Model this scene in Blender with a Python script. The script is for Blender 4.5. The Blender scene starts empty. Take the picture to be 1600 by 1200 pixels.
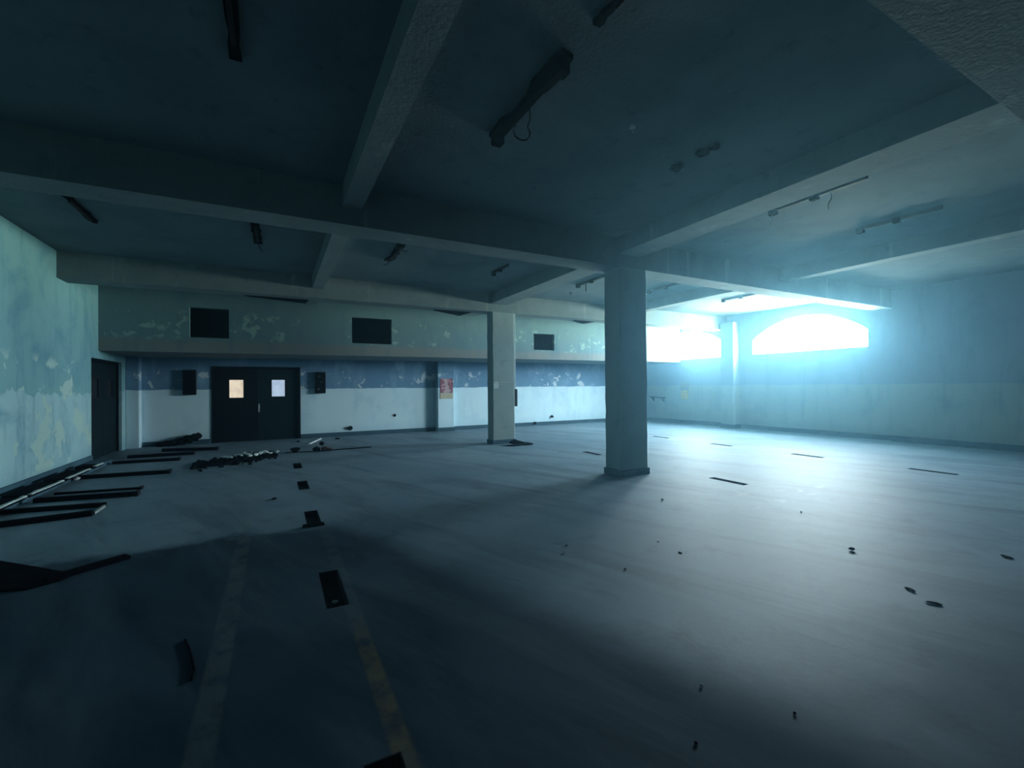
import bpy, bmesh, math, random
from mathutils import Matrix, Vector, noise as mnoise

S = bpy.context.scene
COL = S.collection
rng = random.Random(7)

# ------------------------------------------------------------------ camera, sky, exposure
HCAM = 1.55
RW = ((0.88375945694551, -0.004686603180771644, 0.4679180035113023),
      (-0.4678681481948863, 0.008851559560443796, 0.8837539509377234),
      (-0.008283608154968484, -0.9999498415640525, 0.005629937118746752))
cam_data = bpy.data.cameras.new('camera')
cam = bpy.data.objects.new('camera', cam_data)
COL.objects.link(cam)
m = Matrix(((RW[0][0], -RW[0][1], -RW[0][2], 0),
            (RW[1][0], -RW[1][1], -RW[1][2], 0),
            (RW[2][0], -RW[2][1], -RW[2][2], HCAM),
            (0, 0, 0, 1)))
cam.matrix_world = m
cam_data.sensor_width = 36
cam_data.lens = 36 * 698.89 / 1600
cam_data.clip_start = 0.02
cam_data.clip_end = 400
S.camera = cam

world = bpy.data.worlds.new('sky')
S.world = world
world.use_nodes = True
bg = world.node_tree.nodes['Background']
bg.inputs['Strength'].default_value = 20.0
_n, _l = world.node_tree.nodes, world.node_tree.links          # even pale sky over sunlit ground
_tc = _n.new('ShaderNodeTexCoord'); _sx = _n.new('ShaderNodeSeparateXYZ'); _mr = _n.new('ShaderNodeMapRange'); _mx = _n.new('ShaderNodeMix')
_mx.data_type = 'RGBA'; _mr.inputs[1].default_value = -0.03; _mr.inputs[2].default_value = 0.03
_mx.inputs[6].default_value = (1.05, 1.32, 1.15, 1)             # ground
_mx.inputs[7].default_value = (0.82, 1.06, 1.18, 1)            # sky
_l.new(_tc.outputs['Generated'], _sx.inputs[0]); _l.new(_sx.outputs[2], _mr.inputs[0]); _l.new(_mr.outputs[0], _mx.inputs[0]); _l.new(_mx.outputs[2], bg.inputs['Color'])
S.view_settings.view_transform = 'Standard'
S.view_settings.look = 'None'
S.view_settings.gamma = 1
S.view_settings.use_curve_mapping = False
S.view_settings.exposure = 2.5
S.cycles.use_denoising = True
S.cycles.max_bounces = 10
S.cycles.diffuse_bounces = 2
S.cycles.volume_bounces = 0
S.cycles.sample_clamp_indirect = 8.0
HAZE = 0.0105

def portal(y0, y1, z0, z1, x):
    l = bpy.data.lights.new('window_daylight', 'AREA')
    l.shape = 'RECTANGLE'; l.size = y1 - y0; l.size_y = z1 - z0
    l.cycles.is_portal = True
    o = bpy.data.objects.new('window_daylight', l)
    COL.objects.link(o)
    o.matrix_world = Matrix(((0, 0, 1, x), (1, 0, 0, (y0 + y1) / 2), (0, 1, 0, (z0 + z1) / 2), (0, 0, 0, 1)))
portal(6.43, 9.87, 2.58, 3.75, 15.08)
portal(10.95, 14.39, 2.58, 3.75, 15.08)

# ------------------------------------------------------------------ node helpers
class NT:
    def __init__(s, name):
        s.mat = bpy.data.materials.new(name); s.mat.use_nodes = True
        s.t = s.mat.node_tree; s.n = s.t.nodes
        s.b = s.n['Principled BSDF']
        g = s.n.new('ShaderNodeNewGeometry'); s.pos = g.outputs['Position']
        tc = s.n.new('ShaderNodeTexCoord'); s.obj = tc.outputs['Object']
    def link(s, a, b): s.t.links.new(a, b)
    def put(s, v, sock):
        if hasattr(v, 'is_output'): s.link(v, sock)
        elif isinstance(v, (tuple, list)) and len(v) == 3 and sock.type == 'RGBA': sock.default_value = (*v, 1)
        else: sock.default_value = v
    def math(s, op, a, b=0.0, c=0.0):
        n = s.n.new('ShaderNodeMath'); n.operation = op
        s.put(a, n.inputs[0]); s.put(b, n.inputs[1]); s.put(c, n.inputs[2]); return n.outputs[0]
    def mapping(s, v, loc=(0, 0, 0), rot=(0, 0, 0), scale=(1, 1, 1)):
        n = s.n.new('ShaderNodeMapping'); s.link(v, n.inputs[0])
        n.inputs['Location'].default_value = loc; n.inputs['Rotation'].default_value = rot; n.inputs['Scale'].default_value = scale
        return n.outputs[0]
    def noise(s, v, scale, detail=4, rough=0.55, dist=0.0):
        n = s.n.new('ShaderNodeTexNoise'); s.link(v, n.inputs['Vector'])
        n.inputs['Scale'].default_value = scale; n.inputs['Detail'].default_value = detail
        n.inputs['Roughness'].default_value = rough; n.inputs['Distortion'].default_value = dist
        return n.outputs['Fac']
    def step(s, v, a, b, lo=0.0, hi=1.0):
        n = s.n.new('ShaderNodeMapRange'); n.interpolation_type = 'SMOOTHSTEP'
        s.put(v, n.inputs[0]); s.put(a, n.inputs[1]); s.put(b, n.inputs[2])
        n.inputs[3].default_value = lo; n.inputs[4].default_value = hi
        return n.outputs[0]
    def mix(s, f, a, b):
        n = s.n.new('ShaderNodeMix'); n.data_type = 'RGBA'
        s.put(f, n.inputs[0]); s.put(a, n.inputs[6]); s.put(b, n.inputs[7]); return n.outputs[2]
    def xyz(s, v):
        n = s.n.new('ShaderNodeSeparateXYZ'); s.link(v, n.inputs[0]); return n.outputs
    def bump(s, h, strength=0.3, dist=0.02):
        n = s.n.new('ShaderNodeBump'); n.inputs['Strength'].default_value = strength; n.inputs['Distance'].default_value = dist
        s.link(h, n.inputs['Height']); s.link(n.outputs[0], s.b.inputs['Normal'])
    def done(s, color, rough=0.8, spec=0.3, metal=0.0):
        s.put(color, s.b.inputs['Base Color']); s.put(rough, s.b.inputs['Roughness'])
        s.b.inputs['Specular IOR Level'].default_value = spec; s.put(metal, s.b.inputs['Metallic'])
        return s.mat

def simple(name, a, b=None, scale=6, rough=0.8, metal=0.0, bump=0.3, spec=0.3):
    t = NT(name)
    b = b or tuple(c * 0.6 for c in a)
    f = t.noise(t.obj, scale, 5, 0.65)
    c = t.mix(t.step(f, 0.35, 0.68), a, b)
    t.bump(t.noise(t.obj, scale * 4, 3), bump, 0.01)
    return t.done(c, rough, spec, metal)

def paint_wall(name, top, bottom, zs, stain, peel=None, peel_z=None, jag=0.02, band=None, edge=0.01, peel_t=0.62, streak=0.5, mould=0.5, pscale=3.4):
    """Two-tone painted plaster: upper and lower paint, worn streaks, mottled stains, flaked patches."""
    t = NT(name)
    x, y, z = t.xyz(t.pos)[0:3]
    w = t.noise(t.pos, 2.2, 3); w2 = t.noise(t.pos, 14, 3)
    zz = t.math('ADD', z, t.math('MULTIPLY', t.math('SUBTRACT', w, 0.5), jag * 4))
    zz = t.math('ADD', zz, t.math('MULTIPLY', t.math('SUBTRACT', w2, 0.5), jag))
    c = t.mix(t.step(zz, zs - edge, zs + edge), bottom, top)
    if band:
        z1, bc = band
        c = t.mix(t.step(zz, z1 + 0.1, z1 - 0.1), c, bc)
    v = t.mapping(t.pos, scale=(1.3, 1.3, 0.22))
    st = t.noise(v, 2.6, 6, 0.65)
    c = t.mix(t.math('MULTIPLY', t.step(st, 0.5, 0.78), streak), c, stain)
    mo = t.noise(t.pos, 1.1, 6, 0.62, 0.4)
    c = t.mix(t.math('MULTIPLY', t.step(mo, 0.48, 0.75), mould), c, stain)
    low = t.math('MULTIPLY', t.step(t.math('ADD', z, t.math('MULTIPLY', mo, 0.5)), 0.75, 0.2), 0.45)
    c = t.mix(low, c, stain)
    if peel:
        pn = t.noise(t.pos, pscale, 5, 0.6, 0.3)
        big = t.noise(t.pos, 0.6, 2)
        pm = t.step(t.math('ADD', pn, t.math('MULTIPLY', t.math('SUBTRACT', big, 0.5), 0.5)), peel_t, peel_t + 0.03)
        if peel_z:
            za, zb = peel_z
            pm = t.math('MULTIPLY', pm, t.math('MULTIPLY', t.step(z, za - 0.08, za + 0.08), t.step(z, zb + 0.1, zb - 0.1)))
        c = t.mix(pm, c, peel)
    h = t.math('ADD', t.noise(t.pos, 40, 3), t.math('MULTIPLY', mo, 2.0))
    t.bump(h, 0.25, 0.012)
    return t.done(c, 0.75, 0.25)

# ------------------------------------------------------------------ materials
M = {}
M['wall_far'] = paint_wall('two_tone_blue_paint', (0.13, 0.27, 0.42), (0.64, 0.87, 0.97), 1.53, (0.36, 0.60, 0.74),
                           peel=(0.55, 0.68, 0.72), peel_z=(1.52, 2.08), peel_t=0.60)
M['wall_right'] = paint_wall('pale_blue_green_paint', (0.31, 0.40, 0.46), (0.40, 0.47, 0.44), 1.53, (0.20, 0.32, 0.36), streak=0.6)
M['wall_left'] = paint_wall('mouldy_teal_paint', (0.20, 0.42, 0.46), (0.34, 0.57, 0.62), 1.5, (0.09, 0.26, 0.36),
                            peel=(0.40, 0.60, 0.57), peel_z=(0.2, 2.1), jag=0.12, peel_t=0.55, streak=0.8, mould=0.85, pscale=1.5)
M['bulkhead'] = paint_wall('faded_green_paint', (0.14, 0.25, 0.28), (0.21, 0.24, 0.23), 2.72, (0.07, 0.16, 0.21),
                           peel=(0.26, 0.42, 0.40), peel_z=(2.75, 3.4), peel_t=0.60, edge=0.08)
M['wall_plain'] = paint_wall('dull_grey_blue_paint', (0.06, 0.12, 0.17), (0.07, 0.14, 0.19), 1.5, (0.04, 0.08, 0.12))

def concrete(name, a, b, stain, rough=0.85, runs=False):
    t = NT(name)
    f = t.noise(t.pos, 0.9, 6, 0.6, 0.5)
    c = t.mix(t.step(f, 0.35, 0.7), a, b)
    g = t.noise(t.pos, 5, 5, 0.65)
    c = t.mix(t.math('MULTIPLY', t.step(g, 0.55, 0.75), 0.5), c, stain)
    if runs:                                                     # pale lime runs down the beam faces
        rn = t.noise(t.mapping(t.pos, scale=(2.6, 2.6, 0.25)), 1.6, 4, 0.6)
        c = t.mix(t.math('MULTIPLY', t.step(rn, 0.60, 0.70), 0.4), c, (0.34, 0.40, 0.41))
    t.bump(t.noise(t.pos, 30, 4), 0.3, 0.01)
    return t.done(c, rough, 0.25)
M['ceiling'] = concrete('limewashed_concrete', (0.135, 0.195, 0.225), (0.095, 0.15, 0.18), (0.045, 0.09, 0.125))
M['beam'] = concrete('bare_beam_concrete', (0.20, 0.26, 0.28), (0.15, 0.21, 0.23), (0.10, 0.15, 0.17), runs=True)
M['column'] = concrete('column_render', (0.32, 0.40, 0.40), (0.25, 0.34, 0.35), (0.17, 0.25, 0.28))
M['baseboard'] = simple('dark_blue_skirting_paint', (0.05, 0.12, 0.17), (0.03, 0.08, 0.12), 3)
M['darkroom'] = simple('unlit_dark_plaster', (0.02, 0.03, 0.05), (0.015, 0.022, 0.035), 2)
M['door_black'] = simple('black_door_paint', (0.003, 0.005, 0.010), (0.002, 0.004, 0.008), 4, 0.75, spec=0.08)
M['door_teal'] = simple('dark_teal_door_paint', (0.004, 0.012, 0.018), (0.006, 0.022, 0.028), 1.5, 0.7, spec=0.12)
M['dark_metal'] = simple('rusty_dark_metal', (0.010, 0.013, 0.018), (0.005, 0.007, 0.010), 14, 0.7, 0.1, spec=0.2)
M['slot'] = simple('oily_slot_steel', (0.010, 0.014, 0.022), (0.005, 0.007, 0.012), 9, 0.7)
M['soot'] = simple('sooty_timber', (0.006, 0.008, 0.012), (0.003, 0.004, 0.007), 12, 0.95, spec=0.02)
M['pale'] = simple('pale_plaster_chip', (0.62, 0.74, 0.74), (0.40, 0.52, 0.52), 20, 0.8)
M['grey_chip'] = simple('grey_concrete_chip', (0.30, 0.36, 0.36), (0.16, 0.2, 0.2), 20, 0.9)
M['rust'] = simple('red_brown_scrap', (0.12, 0.06, 0.05), (0.04, 0.03, 0.03), 14, 0.85)
M['white_stick'] = simple('white_plastic', (0.72, 0.80, 0.82), (0.55, 0.64, 0.66), 8, 0.5)
M['frame'] = simple('white_window_frame_paint', (0.6, 0.68, 0.68), (0.5, 0.58, 0.58), 8, 0.6)
M['pale_tube'] = simple('grey_pipe_paint', (0.42, 0.52, 0.56), (0.3, 0.4, 0.44), 8, 0.6)

def floor_mat():
    t = NT('dusty_worn_concrete_floor')
    x, y, z = t.xyz(t.pos)[0:3]
    big = t.noise(t.pos, 0.35, 5, 0.6, 0.6)
    c = t.mix(t.step(big, 0.3, 0.7), (0.135, 0.22, 0.285), (0.19, 0.285, 0.35))
    sw = t.noise(t.mapping(t.mapping(t.pos, rot=(0, 0, 1.2)), scale=(0.22, 1.5, 1)), 1.3, 6, 0.62, 0.5)   # swept dust and drag marks
    mo2 = t.noise(t.mapping(t.mapping(t.pos, rot=(0, 0, 1.2)), scale=(0.5, 1.4, 1)), 1.6, 6, 0.66, 0.5)
    # floor darker towards the near left, with a noisy edge below the column row
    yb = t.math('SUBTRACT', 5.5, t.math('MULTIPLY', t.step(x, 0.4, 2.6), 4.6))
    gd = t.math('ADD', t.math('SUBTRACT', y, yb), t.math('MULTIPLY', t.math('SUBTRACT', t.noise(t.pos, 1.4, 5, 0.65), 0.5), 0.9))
    near_dark = t.step(gd, t.step(x, 0.0, 1.6, 0.15, 0.9), t.step(x, 0.0, 1.6, -0.15, -1.0))
    c = t.mix(near_dark, c, t.mix(t.step(mo2, 0.4, 0.7), (0.026, 0.062, 0.096), (0.012, 0.034, 0.060)))
    c = t.mix(t.math('MULTIPLY', t.step(sw, 0.46, 0.72), 0.75), c, (0.07, 0.115, 0.15))
    mo = t.noise(t.pos, 2.6, 7, 0.7, 0.3)
    c = t.mix(t.math('MULTIPLY', t.step(mo, 0.5, 0.78), 0.45), c, (0.035, 0.065, 0.085))
    spk = t.noise(t.pos, 9, 4, 0.7)
    c = t.mix(t.math('MULTIPLY', t.step(spk, 0.66, 0.74), 0.5), c, (0.04, 0.06, 0.08))
    # noisy white marks in an oval patch
    dx = t.math('DIVIDE', t.math('SUBTRACT', x, 6.35), 1.3); dy = t.math('DIVIDE', t.math('SUBTRACT', y, 3.75), 0.5)
    d = t.math('ADD', t.math('MULTIPLY', dx, dx), t.math('MULTIPLY', dy, dy))
    sc = t.math('MULTIPLY', t.step(d, 1.2, 0.3), t.step(t.noise(t.pos, 3.5, 5, 0.7), 0.56, 0.66))
    c = t.mix(t.math('MULTIPLY', sc, 0.6), c, (0.45, 0.52, 0.55))
    # faded aisle lines, worn by noise
    def line(x0, hw, ya, yb, col, amt, c):
        dd = t.math('ABSOLUTE', t.math('SUBTRACT', x, x0))
        mk = t.math('MULTIPLY', t.step(dd, hw + 0.012, hw - 0.012), t.math('MULTIPLY', t.step(y, ya - 0.15, ya + 0.15), t.step(y, yb + 0.3, yb - 0.3)))
        mk = t.math('MULTIPLY', mk, t.step(t.noise(t.pos, 4.5, 4, 0.65), 0.32, 0.62))
        return t.mix(t.math('MULTIPLY', mk, amt), c, col)
    c = line(-0.29, 0.06, 1.5, 11.0, (0.20, 0.26, 0.24), 0.24, c)
    c = line(0.475, 0.045, 1.8, 3.0, (0.24, 0.19, 0.08), 0.45, c)
    c = line(0.475, 0.05, 3.0, 11.0, (0.22, 0.26, 0.24), 0.12, c)
    t.bump(t.math('ADD', t.noise(t.pos, 22, 4), t.math('MULTIPLY', mo, 1.5)), 0.10, 0.01)
    r = t.math('ADD', 0.60, t.math('MULTIPLY', near_dark, 0.28))
    return t.done(c, r, 0.2)
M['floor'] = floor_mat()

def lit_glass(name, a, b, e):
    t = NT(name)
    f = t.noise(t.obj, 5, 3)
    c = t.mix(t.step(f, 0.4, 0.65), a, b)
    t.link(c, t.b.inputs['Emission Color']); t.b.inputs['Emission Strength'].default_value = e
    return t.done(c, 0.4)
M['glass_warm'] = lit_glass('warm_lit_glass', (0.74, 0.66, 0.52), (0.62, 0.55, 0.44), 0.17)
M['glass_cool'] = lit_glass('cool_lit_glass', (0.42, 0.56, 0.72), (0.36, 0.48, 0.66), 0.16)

def poster_mat():
    t = NT('faded_red_poster_print')
    f = t.noise(t.obj, 9, 4, 0.6, 0.5)
    x, y, z = t.xyz(t.obj)[0:3]
    r = t.math('SUBTRACT', 1.0, t.math('MULTIPLY', t.math('ABSOLUTE', x), 5.0))
    k = t.step(t.math('ADD', t.math('MULTIPLY', f, 1.0), t.math('MULTIPLY', r, 0.25)), 0.58, 0.70)
    c = t.mix(k, (0.30, 0.10, 0.14), (0.55, 0.44, 0.47))
    return t.done(c, 0.6)
M['poster'] = poster_mat()
M['poster_strip'] = simple('yellowed_paper', (0.56, 0.54, 0.40), (0.5, 0.48, 0.36), 6)
M['amber_sign'] = simple('faded_amber_panel', (0.62, 0.50, 0.22), (0.5, 0.40, 0.2), 8)
M['grey_sign'] = simple('faded_grey_panel', (0.36, 0.38, 0.36), (0.28, 0.3, 0.3), 8)

# ------------------------------------------------------------------ mesh helpers
def link(name, bm, mat, parent=None, loc=None):
    me = bpy.data.meshes.new(name)
    bm.normal_update()
    bm.to_mesh(me); bm.free()
    me.materials.append(mat)
    o = bpy.data.objects.new(name, me)
    COL.objects.link(o)
    if parent: o.parent = parent
    if loc: o.location = loc
    return o

def tag(o, label=None, cat=None, group=None, kind=None):
    if label: o['label'] = label
    if cat: o['category'] = cat
    if group: o['group'] = group
    if kind: o['kind'] = kind
    return o

def thing(name, loc, label, cat, group=None, rotz=0, kind=None):
    o = bpy.data.objects.new(name, None)
    o.empty_display_size = 0.1
    COL.objects.link(o); o.location = loc; o.rotation_euler = (0, 0, rotz)
    return tag(o, label, cat, group, kind)

def hexa(bm, p):
    """eight corners: 0-3 low ring, 4-7 high ring"""
    v = [bm.verts.new(q) for q in p]
    fs = []
    for f in ((3, 2, 1, 0), (4, 5, 6, 7), (0, 1, 5, 4), (1, 2, 6, 5), (2, 3, 7, 6), (3, 0, 4, 7)):
        fs.append(bm.faces.new([v[i] for i in f]))
    return v, fs

def box(bm, x0, x1, y0, y1, z0, z1, bev=0.0):
    v, fs = hexa(bm, [(x0, y0, z0), (x1, y0, z0), (x1, y1, z0), (x0, y1, z0),
                      (x0, y0, z1), (x1, y0, z1), (x1, y1, z1), (x0, y1, z1)])
    if bev > 0:
        es = set(e for f in fs for e in f.edges)
        bmesh.ops.bevel(bm, geom=list(es), offset=bev, segments=1, affect='EDGES')
    return bm

def boxobj(name, dims, mat, parent=None, bev=0.0):
    bm = bmesh.new(); box(bm, *dims, bev); return link(name, bm, mat, parent)

def tube(bm, pts, r, seg=8):
    rings = []
    pts = [Vector(p) for p in pts]
    for i, p in enumerate(pts):
        d = (pts[min(i + 1, len(pts) - 1)] - pts[max(i - 1, 0)]).normalized()
        up = Vector((0, 0, 1)) if abs(d.z) < 0.9 else Vector((1, 0, 0))
        a = d.cross(up).normalized(); b = d.cross(a)
        rings.append([bm.verts.new(p + (a * math.cos(2 * math.pi * k / seg) + b * math.sin(2 * math.pi * k / seg)) * r) for k in range(seg)])
    for i in range(len(rings) - 1):
        for k in range(seg):
            bm.faces.new((rings[i][k], rings[i][(k + 1) % seg], rings[i + 1][(k + 1) % seg], rings[i + 1][k]))
    bm.faces.new(rings[0][::-1]); bm.faces.new(rings[-1])

def slab(bm, pts, z0, z1):
    """prism over an outline of (x, y) or (x, y, dz)"""
    lo = [bm.verts.new((p[0], p[1], z0 + (p[2] if len(p) > 2 else 0))) for p in pts]
    hi = [bm.verts.new((p[0], p[1], z1 + (p[2] if len(p) > 2 else 0))) for p in pts]
    n = len(pts)
    bm.faces.new(lo[::-1]); bm.faces.new(hi)
    for i in range(n):
        bm.faces.new((lo[i], lo[(i + 1) % n], hi[(i + 1) % n], hi[i]))

def chunk(bm, c, r, sq=(1, 1, 1), seed=0, sub=1):
    tmp = bmesh.new()
    bmesh.ops.create_icosphere(tmp, subdivisions=sub, radius=1)
    R = random.Random(seed)
    a = R.random() * 6.28
    mp = {}
    for v in tmp.verts:
        k = 0.72 + 0.5 * R.random()
        x, y, z = v.co.x * r * sq[0] * k, v.co.y * r * sq[1] * k, v.co.z * r * sq[2] * k
        mp[v] = bm.verts.new((c[0] + x * math.cos(a) - y * math.sin(a), c[1] + x * math.sin(a) + y * math.cos(a), c[2] + z))
    for f in tmp.faces: bm.faces.new([mp[v] for v in f.verts])
    tmp.free()

# ------------------------------------------------------------------ the shell
XL, XR, YN, YF, YB, ZC = -3.45, 14.75, -4.5, 15.3, 13.0, 4.05

# floor with real recessed slots
slots = []
for y0, y1 in ((9.6, 10.28), (7.56, 8.26), (5.52, 6.2), (3.39, 4.09), (1.23, 1.92)):
    slots.append((0.31, 0.465, y0, y1))
for y0, y1 in ((4.43, 5.07), (7.95, 8.55)):
    slots.append((6.36, 6.51, y0, y1))
for y0, y1 in ((3.16, 3.83), (5.26, 5.91), (7.39, 8.01), (9.45, 10.05)):
    slots.append((10.1, 10.26, y0, y1))
FX0, FX1, FY0, FY1 = XL - 0.3, XR + 0.3, YN - 0.3, YF + 0.3
xs = sorted({FX0, FX1} | {s for q in slots for s in q[:2]})
ys = sorted({FY0, FY1} | {s for q in slots for s in q[2:]})
bm = bmesh.new()
vg = {}
def vtx(x, y, z):
    k = (round(x, 4), round(y, 4), z)
    if k not in vg: vg[k] = bm.verts.new((x, y, z))
    return vg[k]
for i in range(len(xs) - 1):
    for j in range(len(ys) - 1):
        cx, cy = (xs[i] + xs[i + 1]) / 2, (ys[j] + ys[j + 1]) / 2
        hole = any(a < cx < b and c < cy < d for a, b, c, d in slots)
        if not hole:
            bm.faces.new((vtx(xs[i], ys[j], 0.0), vtx(xs[i + 1], ys[j], 0.0), vtx(xs[i + 1], ys[j + 1], 0.0), vtx(xs[i], ys[j + 1], 0.0)))
for (a, b, c, d) in slots:                                  # concrete sides of each slot
    for p, q in (((a, c), (b, c)), ((b, c), (b, d)), ((b, d), (a, d)), ((a, d), (a, c))):
        bm.faces.new([bm.verts.new(w) for w in ((p[0], p[1], 0), (q[0], q[1], 0), (q[0], q[1], -0.1), (p[0], p[1], -0.1))])
fv = [bm.verts.new(w) for w in ((FX0, FY0, -0.25), (FX0, FY1, -0.25), (FX1, FY1, -0.25), (FX1, FY0, -0.25))]
bm.faces.new(fv)
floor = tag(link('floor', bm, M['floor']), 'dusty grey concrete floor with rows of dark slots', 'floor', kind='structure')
for (a, b, c, d) in slots:
    bm = bmesh.new(); e = 0.0
    t_, zb = 0.006, -0.075
    box(bm, a, b, c, d, zb - 0.02, zb)
    box(bm, a, a + t_, c, d, zb, -0.001); box(bm, b - t_, b, c, d, zb, -0.001)
    box(bm, a + t_, b - t_, c, c + t_, zb, -0.001); box(bm, a + t_, b - t_, d - t_, d, zb, -0.001)
    link('floor_slot', bm, M['slot'], floor)

tag(boxobj('ceiling', (FX0, FX1, FY0, FY1, ZC, ZC + 0.2), M['ceiling']), 'grimy concrete ceiling slab between the beams', 'ceiling', kind='structure')

# left wall with the dark doorway near the far corner
DL0, DL1, DLZ = 12.57, 14.7, 2.24
bm = bmesh.new()
ysl = [YN, DL0, DL1, YF]
box(bm, XL - 0.25, XL, YN, DL0, 0, ZC); box(bm, XL - 0.25, XL, DL1, YF, 0, ZC); box(bm, XL - 0.25, XL, DL0, DL1, DLZ, ZC)
tag(link('wall_left', bm, M['wall_left']), 'stained teal plaster wall with a dark doorway', 'wall', kind='structure')

# right wall with two arched window openings
WIN = [(6.43, 9.87), (10.95, 14.39)]
SILL, SPRING, CROWN = 2.59, 3.08, 3.72
def arch(y, y0, y1, s=SPRING, c=CROWN):
    h = c - s; w = (y1 - y0) / 2; r = (w * w + h * h) / (2 * h)
    d = y - (y0 + y1) / 2
    return c - r + math.sqrt(max(r * r - d * d, 0))
bm = bmesh.new()
edges = [YN]
NSEG = 20
for y0, y1 in WIN: edges += [y0 + (y1 - y0) * k / NSEG for k in range(NSEG + 1)]
edges.append(YF)
for a, b in zip(edges[:-1], edges[1:]):
    c = (a + b) / 2
    w = next((q for q in WIN if q[0] < c < q[1]), None)
    if not w: box(bm, XR, XR + 0.3, a, b, 0, ZC)
    else:
        box(bm, XR, XR + 0.3, a, b, 0, SILL)
        za, zb = arch(a, *w), arch(b, *w)
        hexa(bm, [(XR, a, za), (XR + 0.3, a, za), (XR + 0.3, b, zb), (XR, b, zb), (XR, a, ZC), (XR + 0.3, a, ZC), (XR + 0.3, b, ZC), (XR, b, ZC)])
wr = tag(link('wall_right', bm, M['wall_right']), 'pale blue painted wall with two high arched windows', 'wall', kind='structure')
# thicker stretch of the right wall in the nearest bay
tag(boxobj('trim_1', (XR - 0.12, XR, YN, 5.83, 0, ZC), M['wall_right']), 'thicker dim stretch of right wall beyond the last window', 'wall', kind='structure')

# window frames in the openings
for i, (y0, y1) in enumerate(WIN):
    w = thing('window_%d' % (i + 1), (XR + 0.25, (y0 + y1) / 2, SILL),
              ('wide arched window opening full of glare, nearer one on right wall', 'arched window opening behind the big column, at the mezzanine end')[i], 'window', kind='structure')
    cy = (y0 + y1) / 2
    bm = bmesh.new()
    path = [(0, y0 + 0.02 - cy, 0.02)] + [(0, y0 + (y1 - y0) * k / NSEG - cy, arch(y0 + (y1 - y0) * k / NSEG, y0, y1) - SILL - 0.02) for k in range(NSEG + 1)] + [(0, y1 - 0.02 - cy, 0.02)]
    tube(bm, path, 0.022, 4)
    link('window_frame', bm, M['frame'], w)
    bm = bmesh.new(); box(bm, -0.25, 0.08, y0 - cy, y1 - cy, 0.0, 0.012)
    link('window_sill', bm, M['frame'], w)

# far wall (under and behind the mezzanine) with a double doorway
D0, D1, DZ = -1.61, 0.69, 2.2
bm = bmesh.new()
box(bm, XL, D0, YF, YF + 0.25, 0, ZC); box(bm, D1, XR, YF, YF + 0.25, 0, ZC); box(bm, D0, D1, YF, YF + 0.25, DZ, ZC)
tag(link('wall_far', bm, M['wall_far']), 'far wall painted blue above and pale below', 'wall', kind='structure')
tag(boxobj('wall_near', (XL, XR, YN - 0.25, YN, 0, ZC), M['wall_plain']), 'plain grey wall closing the hall behind', 'wall', kind='structure')

# mezzanine front with three openings, and its slab
OPEN = [(-1.80, -1.0, 2.79, 3.51), (1.885, 2.975, 2.79, 3.51), (7.73, 8.555, 2.785, 3.34)]
ZB0, ZB1 = 2.42, 2.49      # lower edge rises a touch towards the right
bm = bmesh.new()
cuts = [XL] + [v for o in OPEN for v in o[:2]] + [XR]
for a, b in zip(cuts[:-1], cuts[1:]):
    o = next((q for q in OPEN if abs(q[0] - a) < 1e-6), None)
    za = ZB0 + (ZB1 - ZB0) * (a - XL) / (XR - XL); zb = ZB0 + (ZB1 - ZB0) * (b - XL) / (XR - XL)
    zt = o[2] if o else ZC
    hexa(bm, [(a, YB, za), (b, YB, zb), (b, YB + 0.15, zb), (a, YB + 0.15, za), (a, YB, zt), (b, YB, zt), (b, YB + 0.15, zt), (a, YB + 0.15, zt)])
    if o: box(bm, a, b, YB, YB + 0.15, o[3], ZC)
bmesh.ops.remove_doubles(bm, verts=bm.verts, dist=1e-5)
tag(link('trim_2', bm, M['bulkhead']), 'faded green mezzanine front with three dark square openings', 'wall', kind='structure')
bm = bmesh.new()
hexa(bm, [(XL, YB + 0.15, ZB0), (XR, YB + 0.15, ZB1), (XR, YF, ZB1), (XL, YF, ZB0), (XL, YB + 0.15, 2.62), (XR, YB + 0.15, 2.62), (XR, YF, 2.62), (XL, YF, 2.62)])
tag(link('trim_3', bm, M['beam']), 'low concrete soffit over the recess at far wall', 'ceiling', kind='structure')
# partitions of the rooms behind the three openings
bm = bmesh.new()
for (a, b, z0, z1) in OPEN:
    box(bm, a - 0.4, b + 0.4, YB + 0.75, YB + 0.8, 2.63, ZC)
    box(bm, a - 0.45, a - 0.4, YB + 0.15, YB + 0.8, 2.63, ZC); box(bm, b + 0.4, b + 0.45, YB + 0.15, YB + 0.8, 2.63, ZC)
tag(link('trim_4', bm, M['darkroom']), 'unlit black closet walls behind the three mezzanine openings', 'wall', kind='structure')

# beams
def beam(dims, label, mat='beam'):
    return tag(boxobj('beam', dims, M[mat]), label, 'beam', kind='structure')
beam((XL, XR, 0.77, 1.19, 3.57, ZC), 'main concrete beam overhead at the upper right corner')
beam((XL, XR, 5.83, 6.27, 3.57, ZC), 'deep main beam over the big near column')
beam((XL, XR, 10.87, 11.35, 3.57, ZC), 'main beam over the slimmer far column')
ybays = [(YN, 0.77), (1.19, 5.83), (6.27, 10.87), (11.35, YB)]
bn = ['bay behind the upper right corner beam', 'bay before the big near column', 'bay between the two columns', 'last bay before the mezzanine']
for x0, x1, zb, nm in ((0.74, 0.97, 3.78, 'narrow cross beam left of the big column'), (5.12, 5.62, 3.78, 'wide cross beam on the column line'), (9.68, 9.95, 3.78, 'narrow cross beam near the windows')):
    for (a, b), bnm in zip(ybays, bn):
        beam((x0, x1, a, b, zb, ZC), nm + ', ' + bnm)

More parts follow.
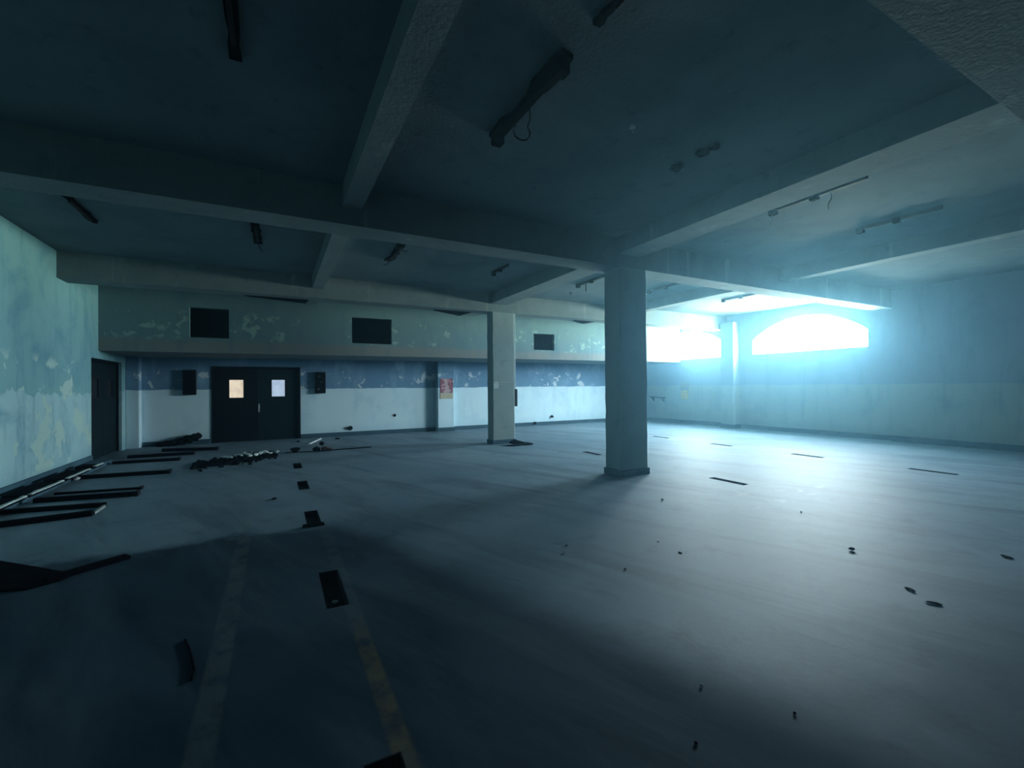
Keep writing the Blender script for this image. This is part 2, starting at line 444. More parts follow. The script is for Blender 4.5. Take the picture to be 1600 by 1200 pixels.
# columns
def column(x0, x1, y0, y1, label, z1=3.57):
    c = thing('column', ((x0 + x1) / 2, (y0 + y1) / 2, 0), label, 'column', kind='structure')
    hx, hy = (x1 - x0) / 2, (y1 - y0) / 2
    bm = bmesh.new()
    # chipped arrises: rings with small random offsets
    n = 16; R = random.Random(int(x0 * 10 + y0)); rings = []
    ch = 0.018
    prof = [(-1, -1), (1, -1), (1, 1), (-1, 1)]
    for k in range(n + 1):
        z = 0.0 + z1 * k / n
        ring = []
        for (sx, sy) in prof:
            c1 = ch * (0.6 + 0.9 * R.random())
            a = (sx * (hx - c1), sy * hy); b = (sx * hx, sy * (hy - c1))
            pr = [a, b] if sx * sy < 0 else [b, a]
            for p in pr: ring.append(bm.verts.new((p[0] + R.uniform(-.002, .002), p[1] + R.uniform(-.002, .002), z)))
        rings.append(ring)
    # order check: counter-clockwise round the outline
    for i in range(n):
        for k in range(8):
            bm.faces.new((rings[i][k], rings[i][(k + 1) % 8], rings[i + 1][(k + 1) % 8], rings[i + 1][k]))
    bm.faces.new(rings[0][::-1]); bm.faces.new(rings[-1])
    link('shaft', bm, M['column'], c)
    bm = bmesh.new(); e = 0.022
    box(bm, -hx - e, hx + e, -hy - e, hy + e, 0.0, 0.11, 0.008)
    link('plinth', bm, M['baseboard'], c)
    return c
column(5.17, 5.78, 5.83, 6.25, 'big dark concrete column in the middle of the hall')
column(5.17, 5.84, 10.87, 11.22, 'slimmer far column with a switch box on its side')
column(5.17, 5.78, 0.77, 1.19, 'near column at the extreme edge beside the camera')

# pilasters on the walls
def pil(dims, mat, label, base=True):
    p = thing('pilaster', (dims[0], dims[2], 0), label, 'pilaster', kind='structure')
    x0, x1, y0, y1, z0, z1 = dims
    bm = bmesh.new(); box(bm, 0, x1 - x0, 0, y1 - y0, z0, z1, 0.012); link('shaft', bm, M[mat], p)
    return p
pil((14.38, XR, 10.35, 10.87, 0, 3.79), 'wall_right', 'pale wall pilaster between the two arched windows')
pil((5.02, 5.62, 15.02, YF, 0, 2.46), 'wall_far', 'pilaster on the far wall carrying the red poster')
pil((XL, -3.17, 15.02, YF, 0, 2.43), 'wall_far', 'narrow pilaster in the far corner beside dark doorway')

# baseboards
def skirting(name, boxes, label):
    bm = bmesh.new()
    for b in boxes: box(bm, *b, 0.004)
    tag(link(name, bm, M['baseboard']), label, 'baseboard', kind='structure')
skirting('baseboard_far', [(-3.15, D0 - 0.02, YF - 0.025, YF, 0, 0.13), (D1 + 0.02, 5.02, YF - 0.025, YF, 0, 0.13), (5.62, XR - 0.03, YF - 0.025, YF, 0, 0.13), (5.0, 5.64, 14.995, 15.02, 0, 0.13)], 'dark blue skirting band along the far wall')
skirting('baseboard_right', [(XR - 0.025, XR, 5.83, 10.35, 0, 0.13), (XR - 0.025, XR, 10.87, YF, 0, 0.13), (14.355, 14.38, 10.33, 10.89, 0, 0.13), (XR - 0.15, XR - 0.12, YN, 5.86, 0, 0.15), (14.38, XR - 0.025, 10.325, 10.35, 0, 0.13)], 'dark blue skirting band along the right wall')
skirting('baseboard_left', [(XL, XL + 0.03, YN, DL0 - 0.03, 0, 0.17)], 'dark green skirting band along the left wall')

# ------------------------------------------------------------------ doors
def leaf(root, x0, x1, z1, mat, glass, wx0, wx1, wz0, wz1, y=0.0):
    bm = bmesh.new(); t = 0.045
    for a, b, c, d in ((x0, wx0, 0.01, z1), (wx1, x1, 0.01, z1), (wx0, wx1, 0.01, wz0), (wx0, wx1, wz1, z1)):
        box(bm, a, b, y, y + t, c, d)
    lf = link('leaf', bm, M[mat], root)
    bm = bmesh.new(); box(bm, wx0, wx1, y + 0.015, y + 0.03, wz0, wz1); link('pane', bm, M[glass], lf)
    bm = bmesh.new()
    for a, b, c, d in ((wx0 - .025, wx1 + .025, wz0 - .025, wz0), (wx0 - .025, wx1 + .025, wz1, wz1 + .025), (wx0 - .025, wx0, wz0, wz1), (wx1, wx1 + .025, wz0, wz1)):
        box(bm, a, b, y - 0.008, y, c, d)
    link('pane_frame', bm, M['door_black'], lf)
    return lf
d1 = thing('door_1', (0, YF + 0.06, 0), 'dark double door with two small glowing panes in far wall', 'door', kind='structure')
leaf(d1, -1.55, -0.47, 2.12, 'door_black', 'glass_warm', -1.18, -0.83, 1.29, 1.81)
l2 = leaf(d1, -0.46, 0.63, 2.12, 'door_teal', 'glass_cool', -0.09, 0.26, 1.31, 1.81)
bm = bmesh.new()
for b in ((D0, -1.56, -0.08, 0.1, 0, DZ), (0.64, D1, -0.08, 0.1, 0, DZ), (-1.56, 0.64, -0.08, 0.1, 2.13, DZ)): box(bm, *b)
link('door_frame', bm, M['door_black'], d1)
bm = bmesh.new(); box(bm, -0.45, -0.41, -0.012, 0, 0.85, 1.1); tube(bm, [(-0.43, -0.01, 0.9), (-0.43, -0.05, 0.92), (-0.43, -0.05, 1.03), (-0.43, -0.01, 1.05)], 0.008, 6)
link('handle', bm, M['pale_tube'], l2)
bm = bmesh.new(); box(bm, D0 - .1, D1 + .1, 0.2, 0.24, 0, DZ + .1); link('backing', bm, M['darkroom'], d1)

d2 = thing('door_2', (XL - 0.12, DL0, 0), 'dark doorway with closed dark leaves in the left wall', 'door', kind='structure')
def leaf2(y0, y1):
    bm = bmesh.new(); w0, w1, za, zb = (y0 + y1) / 2 - 0.22, (y0 + y1) / 2 + 0.22, 1.38, 1.8
    for a, b, c, d in ((y0, w0, 0.01, 2.17), (w1, y1, 0.01, 2.17), (w0, w1, 0.01, za), (w0, w1, zb, 2.17)):
        box(bm, -0.02, 0.025, a, b, c, d)
    l = link('leaf', bm, M['door_teal'], d2)
    bm = bmesh.new(); box(bm, -0.005, 0.005, w0, w1, za, zb); link('pane', bm, M['slot'], l)
leaf2(0.06, 1.06); leaf2(1.07, 2.07)
bm = bmesh.new()
for b in ((-0.1, 0.06, 0, 0.055, 0, DLZ), (-0.1, 0.06, 2.075, 2.13, 0, DLZ), (-0.1, 0.06, 0.055, 2.075, 2.18, DLZ)): box(bm, *b)
link('door_frame', bm, M['door_black'], d2)
bm = bmesh.new(); box(bm, -0.12, -0.1, -0.1, 2.23, 0, 2.34); link('backing', bm, M['darkroom'], d2)

# ------------------------------------------------------------------ boxes, poster, signs on the walls
def wallbox(cx, cz, w, h, label, marks):
    t = thing('junction_box', (cx, YF, cz), label, 'junction box')
    bm = bmesh.new(); box(bm, -w / 2, w / 2, -0.12, 0, -h / 2, h / 2, 0.01); link('body', bm, M['dark_metal'], t)
    bm = bmesh.new(); box(bm, -w / 2 + .02, w / 2 - .02, -0.132, -0.12, -h / 2 + .02, h / 2 - .02, 0.004); cv = link('cover', bm, M['soot'], t)
    for (dx, dz, r) in marks:
        bm = bmesh.new(); tube(bm, [(dx, -0.132, dz), (dx, -0.15, dz)], r, 8); link('knob', bm, M['grey_chip'], cv)
wallbox(-2.11, 1.74, 0.31, 0.70, 'plain dark switch box on wall left of the double door', [])
wallbox(1.25, 1.72, 0.31, 0.67, 'dark switch box with small knobs right of the double door', [(-0.02, 0.2, 0.02), (0.03, 0.02, 0.018), (-0.05, -0.2, 0.028)])

p = thing('poster', (5.335, 15.018, 1.14), 'faded red poster with pale print on far wall pilaster', 'poster')
bm = bmesh.new(); box(bm, -0.23, 0.23, -0.012, 0, 0.2, 0.71, 0.002)
# loosened lower corner
for v in bm.verts:
    if v.co.z < 0.3 and v.co.x > 0.1: v.co.y -= 0.01
link('sheet', bm, M['poster'], p)
bm = bmesh.new(); box(bm, -0.235, 0.235, -0.015, 0, 0.0, 0.19, 0.002); link('caption_strip', bm, M['poster_strip'], p)

p = thing('wall_sign', (XR, 12.82, 0.98), 'small sign, grey above and amber below, on right wall under mezzanine', 'sign')
bm = bmesh.new(); box(bm, -0.03, 0, -0.19, 0.19, 0.36, 0.66, 0.006); link('upper_panel', bm, M['grey_sign'], p)
bm = bmesh.new(); box(bm, -0.035, 0, -0.17, 0.17, 0.0, 0.35, 0.006); link('lower_panel', bm, M['amber_sign'], p)

p = thing('wall_shelf', (XR, 14.2, 1.0), 'small dark shelf on right wall in the far corner', 'shelf')
bm = bmesh.new(); box(bm, -0.2, 0, -0.36, 0.36, 0.02, 0.06, 0.004); link('board', bm, M['soot'], p)
for s in (-0.28, 0.28):
    bm = bmesh.new(); hexa(bm, [(-0.02, s - .015, -0.14), (0, s - .015, -0.14), (0, s + .015, -0.14), (-0.02, s + .015, -0.14), (-0.18, s - .015, 0.02), (0, s - .015, 0.02), (0, s + .015, 0.02), (-0.18, s + .015, 0.02)])
    link('bracket', bm, M['soot'], p)

# switch box and pale edge tube on the far column
p = thing('switch_box', (5.84, 11.02, 1.0), 'dark switch box on window side of the far column', 'switch box')
bm = bmesh.new(); box(bm, 0, 0.10, -0.12, 0.12, 0, 0.48, 0.008); link('body', bm, M['dark_metal'], p)
bm = bmesh.new(); box(bm, 0.10, 0.112, -0.1, 0.1, 0.03, 0.45, 0.004); c = link('cover', bm, M['soot'], p)
bm = bmesh.new(); box(bm, 0.112, 0.14, -0.012, 0.012, 0.2, 0.28, 0.003); link('lever', bm, M['dark_metal'], c)
bm = bmesh.new(); tube(bm, [(5.868, 10.9, 1.49), (5.868, 10.9, 3.56)], 0.016, 8)  # pale tube added as the light on the column's right edge
tag(link('pale_tube', bm, M['pale']), 'thin pale tube added as the lit edge of far column above switch box', 'pale_tube')
bm = bmesh.new(); slab(bm, [(0, 0), (0.14, 0.01), (0.15, 0.14), (0.1, 0.2), (0.03, 0.18), (-0.005, 0.1)], 0, 0.006)
o = tag(link('paper_scrap', bm, M['pale']), 'torn pale paper scrap stuck on the far column front', 'paper scrap')
o.rotation_euler = (math.pi / 2, 0, 0); o.location = (5.19, 10.866, 1.5)
bm = bmesh.new(); box(bm, 5.155, 5.855, 10.858, 11.235, 1.66, 1.675)
tag(link('tie_wire', bm, M['pale_tube']), 'thin grey strap tied around the far column at head height', 'strap')

# broken sockets and pipe stubs on the far wall
def socket(x, z, w, h, label):
    t = thing('broken_socket', (x, YF, z), label, 'socket')
    bm = bmesh.new(); chunk(bm, (0, -0.01, 0), 1, (w / 2, 0.03, h / 2), int(x * 31)); 
    link('hole', bm, M['soot'], t)
    bm = bmesh.new(); slab(bm, [(-w * .9, -h * .1), (-w * .3, -h * .25), (-w * .25, h * .4), (-w * .8, h * .3)], 0, 0.012)
    q = link('chipped_rim', bm, M['grey_chip'], t); q.rotation_euler = (math.pi / 2, 0, 0)
socket(2.16, 0.24, 0.26, 0.15, 'broken socket with dark hole low on far wall near the double door')
socket(3.58, 0.60, 0.10, 0.11, 'small dark broken socket midway along the pale far wall')
for x, z, lab in ((9.9, 0.33, 'small dark pipe stub low on far wall beside big column'), (9.1, 0.1, 'small dark pipe stub at skirting of the far wall')):
    bm = bmesh.new(); tube(bm, [(x, YF, z), (x, YF - 0.06, z), (x, YF - 0.1, z - 0.02)], 0.045, 8)
    tag(link('pipe_stub', bm, M['soot']), lab, 'pipe stub')

# ------------------------------------------------------------------ ceiling light battens
def batten(x, y0, y1, label, style, w=0.09):
    t = thing('light_batten', (x, (y0 + y1) / 2, ZC), label, 'ceiling light', 'stripped ceiling light battens')
    L = y1 - y0; h = L / 2
    R = random.Random(int(x * 100 + y0 * 10))
    if style == 'heavy':
        pts = [(-w * .45, -h), (w * .5, -h + .02), (w * .85, -h + .25), (w * .75, -h + .42), (w * .35, -h + .55), (w * .32, h - .5), (w * .6, h - .38), (w * .65, h - .08), (w * .3, h), (-w * .6, h - .04), (-w * .7, h - .32), (-w * .3, h - .45), (-w * .3, -h + .6), (-w * .75, -h + .4), (-w * .7, -h + .1)]
        bm = bmesh.new(); slab(bm, pts, -0.04, 0); link('backing_plate', bm, M['soot'], t)
        bm = bmesh.new(); box(bm, -w * .3, w * .3, -h + .05, h - .05, -0.09, -0.04, 0.008); link('channel', bm, M['soot'], t)
        for s in (-1, 1):
            bm = bmesh.new(); box(bm, -w * .5, w * .5, s * (h - .1) - .05, s * (h - .1) + .05, -0.13, -0.04, 0.01); link('lamp_holder', bm, M['soot'], t)
    elif style == 'thin':
        bm = bmesh.new(); box(bm, -w * .25, w * .25, -h, h, -0.05, 0, 0.006); link('channel', bm, M['dark_metal'], t)
        bm = bmesh.new(); box(bm, -w * .4, w * .4, h - .1, h, -0.09, 0, 0.006); link('lamp_holder', bm, M['soot'], t)
        bm = bmesh.new(); box(bm, -w * .35, w * .35, -.05, .05, -0.08, 0, 0.006); link('ballast', bm, M['soot'], t)
    elif style == 'ragged':
        pts = []
        n = 9
        for k in range(n): pts.append((w * (0.25 + 0.5 * R.random()), -h + L * k / (n - 1)))
        for k in range(n - 1, -1, -1): pts.append((-w * (0.25 + 0.5 * R.random()), -h + L * k / (n - 1)))
        bm = bmesh.new(); slab(bm, pts, -0.035, 0); link('backing_plate', bm, M['soot'], t)
        bm = bmesh.new(); box(bm, -w * .2, w * .2, -h + .1, h - .2, -0.07, -0.035, 0.006); link('channel', bm, M['dark_metal'], t)
    elif style == 'scars':
        for yy, ww in ((h - .06, .06), (-h + .2, .055), (-h + .05, .04)):
            bm = bmesh.new(); chunk(bm, (0, yy, -0.02), 1, (ww * 1.25, ww * 1.3, 0.025), int(yy * 77) + 5, 2); link('mounting_block', bm, M['soot'], t)
        bm = bmesh.new(); tube(bm, [(0.01, -h + .06, -.02), (0.0, -h + .14, -.03), (-0.005, -h + .2, -.02)], 0.012, 6); link('wire', bm, M['soot'], t)
    return t
def wire(t, pts, r=0.006, mat='soot'):
    bm = bmesh.new(); tube(bm, pts, r, 6); return link('wire', bm, M[mat], t)
def loop_pts(c, r, a0, a1, n=12, flat=0.8):
    return [(c[0] + r * math.cos(a0 + (a1 - a0) * k / n), c[1] + 0.02 * math.sin(3.0 * k / n), c[2] + flat * r * math.sin(a0 + (a1 - a0) * k / n)) for k in range(n + 1)]

t = batten(1.94, 2.72, 4.02, 'heavy sooty light batten with hanging wire loop, middle of nearest ceiling', 'heavy', 0.11)
wire(t, [(0.03, -0.02, -0.08), (0.045, 0.0, -0.16), (0.03, 0.02, -0.22), (0.06, 0.02, -0.27)])
wire(t, loop_pts((-0.0, 0.06, -0.25), 0.08, 0.4, -3.9))
batten(-0.25, 2.75, 3.92, 'long black light batten at top edge, upper left ceiling', 'ragged', 0.075)
t = batten(1.96, 2.05, 2.42, 'short black light fitting end at the top edge of the frame', 'ragged', 0.05)
batten(4.06, 3.06, 3.68, 'two small black mounting scars on nearest ceiling left of big beam', 'scars')
t = batten(6.28, 2.72, 3.92, 'thin light batten with hanging wires in bay right of big column', 'thin', 0.11)
wire(t, [(0, -0.2, -0.05), (0.02, -0.2, -0.12), (-0.02, -0.18, -0.2), (0.02, -0.16, -0.26)], 0.008, 'grey_chip')
wire(t, [(0, 0.56, -0.06), (0.01, 0.58, -0.14), (-0.01, 0.6, -0.25)], 0.008, 'pale')
batten(8.3, 2.7, 3.75, 'faint thin light batten beside the window cross beam, right bay', 'thin', 0.09)
batten(-2.34, 7.66, 8.72, 'dim black batten nearest the left wall, bay between columns', 'ragged', 0.09)
t = batten(-0.25, 7.68, 8.74, 'black light batten left of the narrow cross beam, middle bay', 'ragged', 0.10)
wire(t, [(0, 0.3, -0.05), (0.03, 0.32, -0.15), (0.08, 0.36, -0.2)])
t = batten(1.97, 7.7, 8.82, 'ragged black light batten right of the narrow cross beam, middle bay', 'ragged', 0.13)
wire(t, [(0, 0.4, -0.05), (-0.05, 0.46, -0.12), (-0.12, 0.5, -0.14)]); wire(t, [(0, -0.4, -0.05), (0.05, -0.46, -0.12), (0.1, -0.5, -0.1)])
t = batten(4.2, 8.05, 8.8, 'thin broken light batten left of the column line, middle bay', 'thin', 0.10)
t = batten(6.58, 7.84, 8.97, 'thin light batten on pale ceiling beside the big column, left side', 'thin', 0.10)
wire(t, [(0, 0.2, -0.05), (0.01, 0.22, -0.15), (0.0, 0.2, -0.24)], 0.01)
t = batten(8.68, 7.5, 8.72, 'thin light batten on pale ceiling beside the big column, right side', 'thin', 0.10)
t = batten(11.6, 7.5, 8.7, 'faint light batten on bright ceiling next to the arched window', 'thin', 0.08)

for x, y, lab, mt in ((3.05, 3.24, 'small pale ceiling hook in the nearest bay', 'pale'), (6.98, 9.8, 'small dark ceiling hook left of the big column', 'soot')):
    t = thing('ceiling_hook', (x, y, ZC), lab, 'hook')
    bm = bmesh.new(); tube(bm, [(0, 0, 0), (0, 0, -0.02)], 0.03, 10); link('rose', bm, M[mt], t)
    bm = bmesh.new(); tube(bm, [(0, 0, -0.02), (0, 0, -0.05), (0.015, 0, -0.07), (0.03, 0, -0.055)], 0.006, 6); link('hook', bm, M[mt], t)

# hanging flaps of board under the far main beam
def flap(x0, x1, xm, drop, label, y=11.2):
    t = thing('loose_board', (x0, y, 3.57), label, 'loose board', 'loose boards hanging under the far beam')
    L = x1 - x0; mid = xm - x0
    bm = bmesh.new()
    pts = [(0, 0), (L, 0), (mid, -drop)]
    f = [bm.verts.new((a, -0.012, b)) for a, b in pts]; g = [bm.verts.new((a, 0.16, b + 0.004)) for a, b in pts]
    bm.faces.new(f[::-1]); bm.faces.new(g)
    for i in range(3): bm.faces.new((f[i], f[(i + 1) % 3], g[(i + 1) % 3], g[i]))
    link('board', bm, M['soot'], t)
    return t
flap(3.65, 4.72, 4.42, 0.10, 'dark loose board sagging under far beam left of the far column')
flap(8.1, 8.9, 8.55, 0.07, 'small dark loose board sagging under far beam near the big column')
flap(-0.6, 0.69, 0.62, 0.06, 'long thin dark strip under the far beam above double door')  # long thin dark strip along the beam's lower edge

# ------------------------------------------------------------------ left wall foot: ledge boards, low frames, battens
tag(boxobj('trim_5', (XL + 0.03, XL + 0.37, YN, 12.4, 0, 0.075), M['baseboard']), 'low concrete kerb along the foot of left wall', 'kerb', kind='structure')
for i, (y0, y1, sk, lab) in enumerate(((7.6, 8.46, 0.0, 'dark board with pale edge on left kerb, nearest'), (8.58, 9.62, 0.05, 'long dark board with pale edge on left kerb, second'),
                                       (9.82, 10.8, 0.02, 'dark board with pale edge on left kerb, third'), (11.1, 11.5, 0.03, 'short dark board with pale edge on left kerb by doorway'))):
    t = thing('kerb_board', (-3.12, y0, 0.075), lab, 'board', 'boards lying on the left kerb', rotz=-sk * 0.3)
    L = y1 - y0
    bm = bmesh.new(); hexa(bm, [(-0.16, 0, 0), (0.12, 0, 0), (0.12, L, 0), (-0.16, L, 0), (-0.16, 0.02, 0.05), (0.12, 0, 0.035), (0.12, L, 0.035), (-0.16, L - .03, 0.05)]); link('plank', bm, M['soot'], t)
    bm = bmesh.new()
    n = 7
    for k in range(n):
        a, b = L * k / n, L * (k + 1) / n
        wv = 0.03 + 0.018 * rng.random()
        box(bm, 0.12 - wv * .6, 0.125 + wv * .4, a + 0.004, b, 0.034, 0.046 + 0.01 * rng.random())
    link('pale_edge', bm, M['pale'], t)  # row of pale blocks along the outer edge of the plank

def rail(x0, x1, ya, yb, w, h, label, end=True):
    t = thing('floor_rail', (x0, ya, 0), label, 'rail', 'dark rails on floor by the left wall')
    L = x1 - x0; d = yb - ya
    bm = bmesh.new()
    hexa(bm, [(0, 0, 0), (L, d, 0), (L, d + w, 0), (0, w, 0), (0, 0, h), (L, d, h), (L, d + w, h), (0, w, h)])
    link('bar', bm, M['soot'], t)
    bm = bmesh.new(); box(bm, L - .03, L + .02, d - .03, d + w + .03, 0, h + .012, 0.004); link('end_plate', bm, M['dark_metal'], t)
    return t
t = thing('floor_frame', (-3.05, 7.15, 0), 'low dark open frame on floor with pale end strip, nearest the left', 'frame')
bm = bmesh.new(); hexa(bm, [(0, 0, 0), (1.05, .13, 0), (1.05, .22, 0), (0, .09, 0), (0, 0, .06), (1.05, .13, .06), (1.05, .22, .06), (0, .09, .06)]); link('rail', bm, M['soot'], t)
bm = bmesh.new(); hexa(bm, [(0, .80, 0), (1.05, .62, 0), (1.05, .70, 0), (0, .88, 0), (0, .80, .05), (1.05, .62, .05), (1.05, .70, .05), (0, .88, .05)]); link('rail', bm, M['soot'], t)
bm = bmesh.new(); hexa(bm, [(1.03, .22, 0), (1.06, .22, 0), (1.06, .62, 0), (1.03, .62, 0), (1.03, .22, .03), (1.06, .22, .03), (1.06, .62, .03), (1.03, .62, .03)]); link('end_strip', bm, M['grey_chip'], t)
rail(-2.95, -1.79, 8.52, 8.33, 0.09, 0.06, 'dark rail with blunt end, second row from the left frame')
rail(-2.9, -1.85, 9.02, 8.86, 0.06, 0.03, 'thin dark rail just behind the second one')
rail(-3.05, -1.73, 10.38, 10.24, 0.10, 0.06, 'dark rail curving from left kerb, in front of rubble')
rail(-3.0, -1.86, 12.1, 12.0, 0.14, 0.05, 'dark rail beside the rubble, behind the curved one')
rail(-2.95, -1.72, 12.95, 12.9, 0.16, 0.06, 'dark rail in front of the left dark doorway')
rail(-2.5, -1.3, 13.9, 13.5, 0.16, 0.07, 'dark rail nearest the far wall, left of double door')
t = thing('kerb_stone', (-3.02, 10.3, 0), 'small pale stone lying against left kerb', 'stone'); bm = bmesh.new(); chunk(bm, (0, 0, 0.03), .05, (1.4, 1, .6), 3); link('stone', bm, M['pale'], t)
# crumpled cloth against the far wall
bm = bmesh.new()
pts = [(-2.75, 15.16, .05, .10), (-2.6, 15.15, .07, .11), (-2.45, 15.14, .09, .12), (-2.3, 15.14, .12, .14), (-2.12, 15.14, .16, .16), (-1.98, 15.15, .21, .15), (-1.92, 15.17, .25, .11)]
for i, (x, y, z, r) in enumerate(pts): chunk(bm, (x, y, max(z, r * .55)), r, (1.1, .8, .75), i + 40, 2)
tag(link('crumpled_tarpaulin', bm, M['soot']), 'dark crumpled tarpaulin heaped at far wall left of double door', 'tarpaulin')

# torn sheet at the left edge
bm = bmesh.new()
slab(bm, [(-3.1, 6.35, .06), (-2.5, 5.92, .05), (-2.05, 5.52, .03), (-1.72, 5.24, .0), (-1.5, 5.04, .0), (-1.55, 4.94, .0), (-1.72, 4.84, .0), (-1.95, 4.92, .0), (-2.3, 5.12, .01), (-2.75, 5.5, .03), (-3.1, 5.8, .05)], 0.0, 0.02)
tag(link('torn_sheet', bm, M['soot']), 'torn black sheet lying on floor at the left frame edge', 'sheet')
bm = bmesh.new()
hexa(bm, [(-1.66, 4.98, 0), (-1.62, 4.93, 0), (-1.18, 5.28, 0), (-1.24, 5.36, 0), (-1.66, 4.98, .045), (-1.62, 4.93, .045), (-1.18, 5.28, .03), (-1.24, 5.36, .03)])
tag(link('charred_stick', bm, M['soot']), 'short charred stick beside the torn black sheet', 'stick')
bm = bmesh.new(); tube(bm, [(-0.5, 3.4, 0.006), (-0.46, 3.27, 0.006), (-0.42, 3.1, 0.006), (-0.4, 3.0, 0.006), (-0.4, 2.91, 0.006)], 0.006, 6)
tag(link('cable_offcut', bm, M['soot']), 'short black cable offcut on dark floor left of pale line', 'cable')

# rubble heap
bm = bmesh.new(); R = random.Random(5)
for k in range(700):
    u = min(1, max(0, R.gauss(.5, .28))); x = -1.45 + 1.45 * u; y = 10.95 + 0.9 * u + R.gauss(0, .30)
    hgt = 0.11 * math.exp(-((x + 0.55) / .45) ** 2) * math.exp(-((y - (10.95 + 0.9 * u)) / .35) ** 2)
    chunk(bm, (x, y, max(0.01, hgt * R.random())), 0.02 + 0.035 * R.random(), (1.3, 1, .7), k)
tag(link('rubble_heap', bm, M['soot']), 'flat heap of dark rubble on floor before double door', 'rubble', kind='stuff')
wl = [(-0.86, 11.25), (-0.72, 11.42), (-0.56, 11.5), (-0.46, 11.62), (-0.40, 11.45), (-0.30, 11.62), (-0.22, 11.75), (-0.5, 11.3), (-0.12, 11.95), (0.02, 12.1), (-0.62, 11.7), (-0.95, 11.35)]
names = ['at its left end', 'left of its crest', 'on its crest', 'behind its crest', 'in front of its crest', 'right of its crest', 'on its right slope', 'low on its front', 'at its right end', 'lying apart to its right', 'at its back', 'farthest left on it']
for i, (x, y) in enumerate(wl):
    bm = bmesh.new(); chunk(bm, (0, 0, 0), 0.05 + .03 * R.random(), (1.5, .9, .55), i + 900)
    o = link('plaster_flake', bm, M['pale'], None, (x, y, 0.09 if i not in (8, 9) else 0.03))
    tag(o, 'pale plaster flake on the dark rubble heap, ' + names[i], 'plaster flake', 'pale flakes on the rubble heap')

# scraps in front of the double door
bm = bmesh.new(); hexa(bm, [(0.80, 13.55, 0.0), (0.85, 13.55, 0), (1.24, 14.75, 0), (1.19, 14.75, 0), (0.80, 13.55, .03), (0.85, 13.55, .03), (1.24, 14.75, .03), (1.19, 14.75, .03)])
tag(link('white_lath', bm, M['white_stick']), 'thin white lath lying on floor right of double door', 'lath')
def clod(x, y, r, mat, label, name='debris_clod', sq=(1.3, 1, .75), g=None):
    bm = bmesh.new(); chunk(bm, (0, 0, 0), r, sq, int(abs(x * 97 + y * 13)))
    zmin = min(v.co.z for v in bm.verts)
    for v in bm.verts: v.co.z -= zmin
    return tag(link(name, bm, M[mat], None, (x, y, 0)), label, 'debris', g)
clod(0.42, 12.05, .10, 'soot', 'dark clod on floor just beyond the row of slots')
clod(0.88, 11.95, .09, 'soot', 'dark clod right of the slot row, left of a reddish one')
clod(1.08, 11.92, .075, 'rust', 'reddish clod on floor right of the slot row')
clod(1.18, 11.88, .06, 'rust', 'small reddish crumb beside the reddish clod')
clod(1.10, 13.0, .08, 'soot', 'dark clod below the white lath')
clod(1.65, 14.4, .07, 'soot', 'small dark clod near far wall beside the white lath', sq=(1.6, 1, .4))
clod(0.58, 14.3, .05, 'soot', 'tiny dark clod on floor before right door leaf', sq=(1.6, 1, .4))
clod(-0.02, 7.1, .035, 'soot', 'dark crumb on floor left of the third slot', sq=(1.6, 1, .4))
bm = bmesh.new(); tube(bm, [(0.2, 12.0, .012), (0.8, 11.9, .012), (1.5, 11.95, .012), (2.2, 12.0, .012)], 0.012, 6)
tag(link('thin_rod', bm, M['soot']), 'thin dark rod lying through the clods beyond slot row', 'rod')
# sack by the far column
bm = bmesh.new()
for i, (x, y, z, r, q) in enumerate(((5.62, 10.5, .07, .13, (1.2, .8, .55)), (5.72, 10.4, .05, .14, (1.3, .8, .4)), (5.86, 10.32, .03, .14, (1.4, .8, .3)), (5.5, 10.3, .02, .12, (1.8, .6, .2)))): chunk(bm, (x, y, z), r, q, 60 + i, 2)
for v in bm.verts: v.co.z = max(v.co.z, 0.001)
tag(link('rag', bm, M['soot']), 'dark crumpled rag on floor at foot of far column', 'rag')
# bits lying in the slots
for (x, y, lab) in ((0.385, 5.66, 'pale chip inside the third slot of the left row'), (0.39, 3.62, 'pale chip inside the fourth slot of the left row')):
    bm = bmesh.new(); chunk(bm, (0, 0, 0), 0.022, (1.3, 1, .6), 11)
    tag(link('slot_chip', bm, M['pale'], None, (x, y, -0.062)), lab, 'chip')
# leaning plate over the third slot
bm = bmesh.new(); hexa(bm, [(0.26, 5.47, 0), (0.49, 5.47, 0), (0.49, 5.53, 0), (0.26, 5.53, 0), (0.27, 5.48, .03), (0.48, 5.48, .03), (0.48, 5.52, .03), (0.27, 5.52, .03)])
tag(link('slot_lip', bm, M['soot']), 'dark bar lying at the near end of the third slot', 'bar')

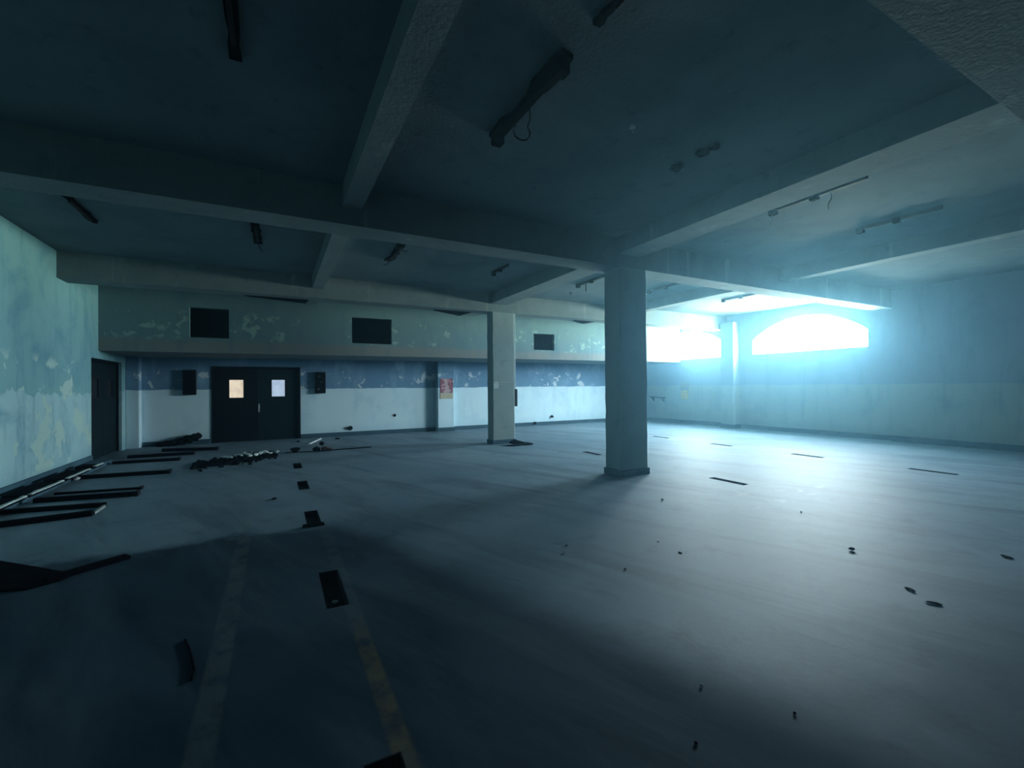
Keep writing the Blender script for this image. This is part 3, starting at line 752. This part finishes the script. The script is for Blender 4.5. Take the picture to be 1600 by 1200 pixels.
# stones and dark crumbs over the floor
st = [(4.73, 2.21, .035, 'soot', 'dark stone alone on bright floor right of centre'), (5.72, 1.46, .04, 'soot', 'flat dark scrap at the right frame edge'),
      (4.2, 1.58, .035, 'soot', 'left one of two flat dark scraps, lower right floor'), (4.08, 1.40, .04, 'soot', 'right one of two flat dark scraps, lower right floor'),
      (1.93, 1.59, .014, 'grey_chip', 'small pale pebble on the dark lower floor'), (4.6, 4.39, .03, 'soot', 'dark crumb right of the big column foot'),
      (3.3, 2.94, .022, 'soot', 'flat dark crumb on pale swept streak, centre floor'), (3.34, 3.25, .016, 'soot', 'tiny dark crumb behind the flat one, centre floor'),
      (2.49, 3.6, .02, 'grey_chip', 'pale pebble on floor below the big column shadow'), (2.36, 3.45, .016, 'grey_chip', 'second pale pebble beside the first, below column shadow'),
      (2.15, 1.25, .013, 'soot', 'tiny dark crumb in the lower middle floor'), (1.6, 1.35, .012, 'soot', 'tiny dark crumb left of the pale pebble, lower floor'),
      (2.6, 2.9, .015, 'soot', 'tiny dark crumb left of centre floor'), (5.6, 3.15, .02, 'soot', 'tiny dark crumb right of the white marks')]
for x, y, r, mt, lab in st:
    flat = 'flat' in lab; r *= 0.62
    clod(x, y, r, mt, lab, 'pebble', (2.2, 1.1, .25) if flat else (1.2, 1, .7))

# ------------------------------------------------------------------ dusty haze filling the hall
if HAZE > 0:
    bm = bmesh.new(); box(bm, XL + .001, XR - .001 + .25, YN + .001, YF - .001, 0.0005, ZC - .001)
    hm = bpy.data.materials.new('dusty_blue_haze'); hm.use_nodes = True
    nt = hm.node_tree; nt.nodes.clear()
    out = nt.nodes.new('ShaderNodeOutputMaterial'); vs = nt.nodes.new('ShaderNodeVolumeScatter')
    vs.inputs['Color'].default_value = (0.30, 0.68, 0.92, 1); vs.inputs['Density'].default_value = HAZE; vs.inputs['Anisotropy'].default_value = 0.74
    nt.links.new(vs.outputs[0], out.inputs['Volume'])
    tag(link('haze', bm, hm), 'thin bluish dusty haze drifting through the hall from windows', 'haze', kind='stuff')
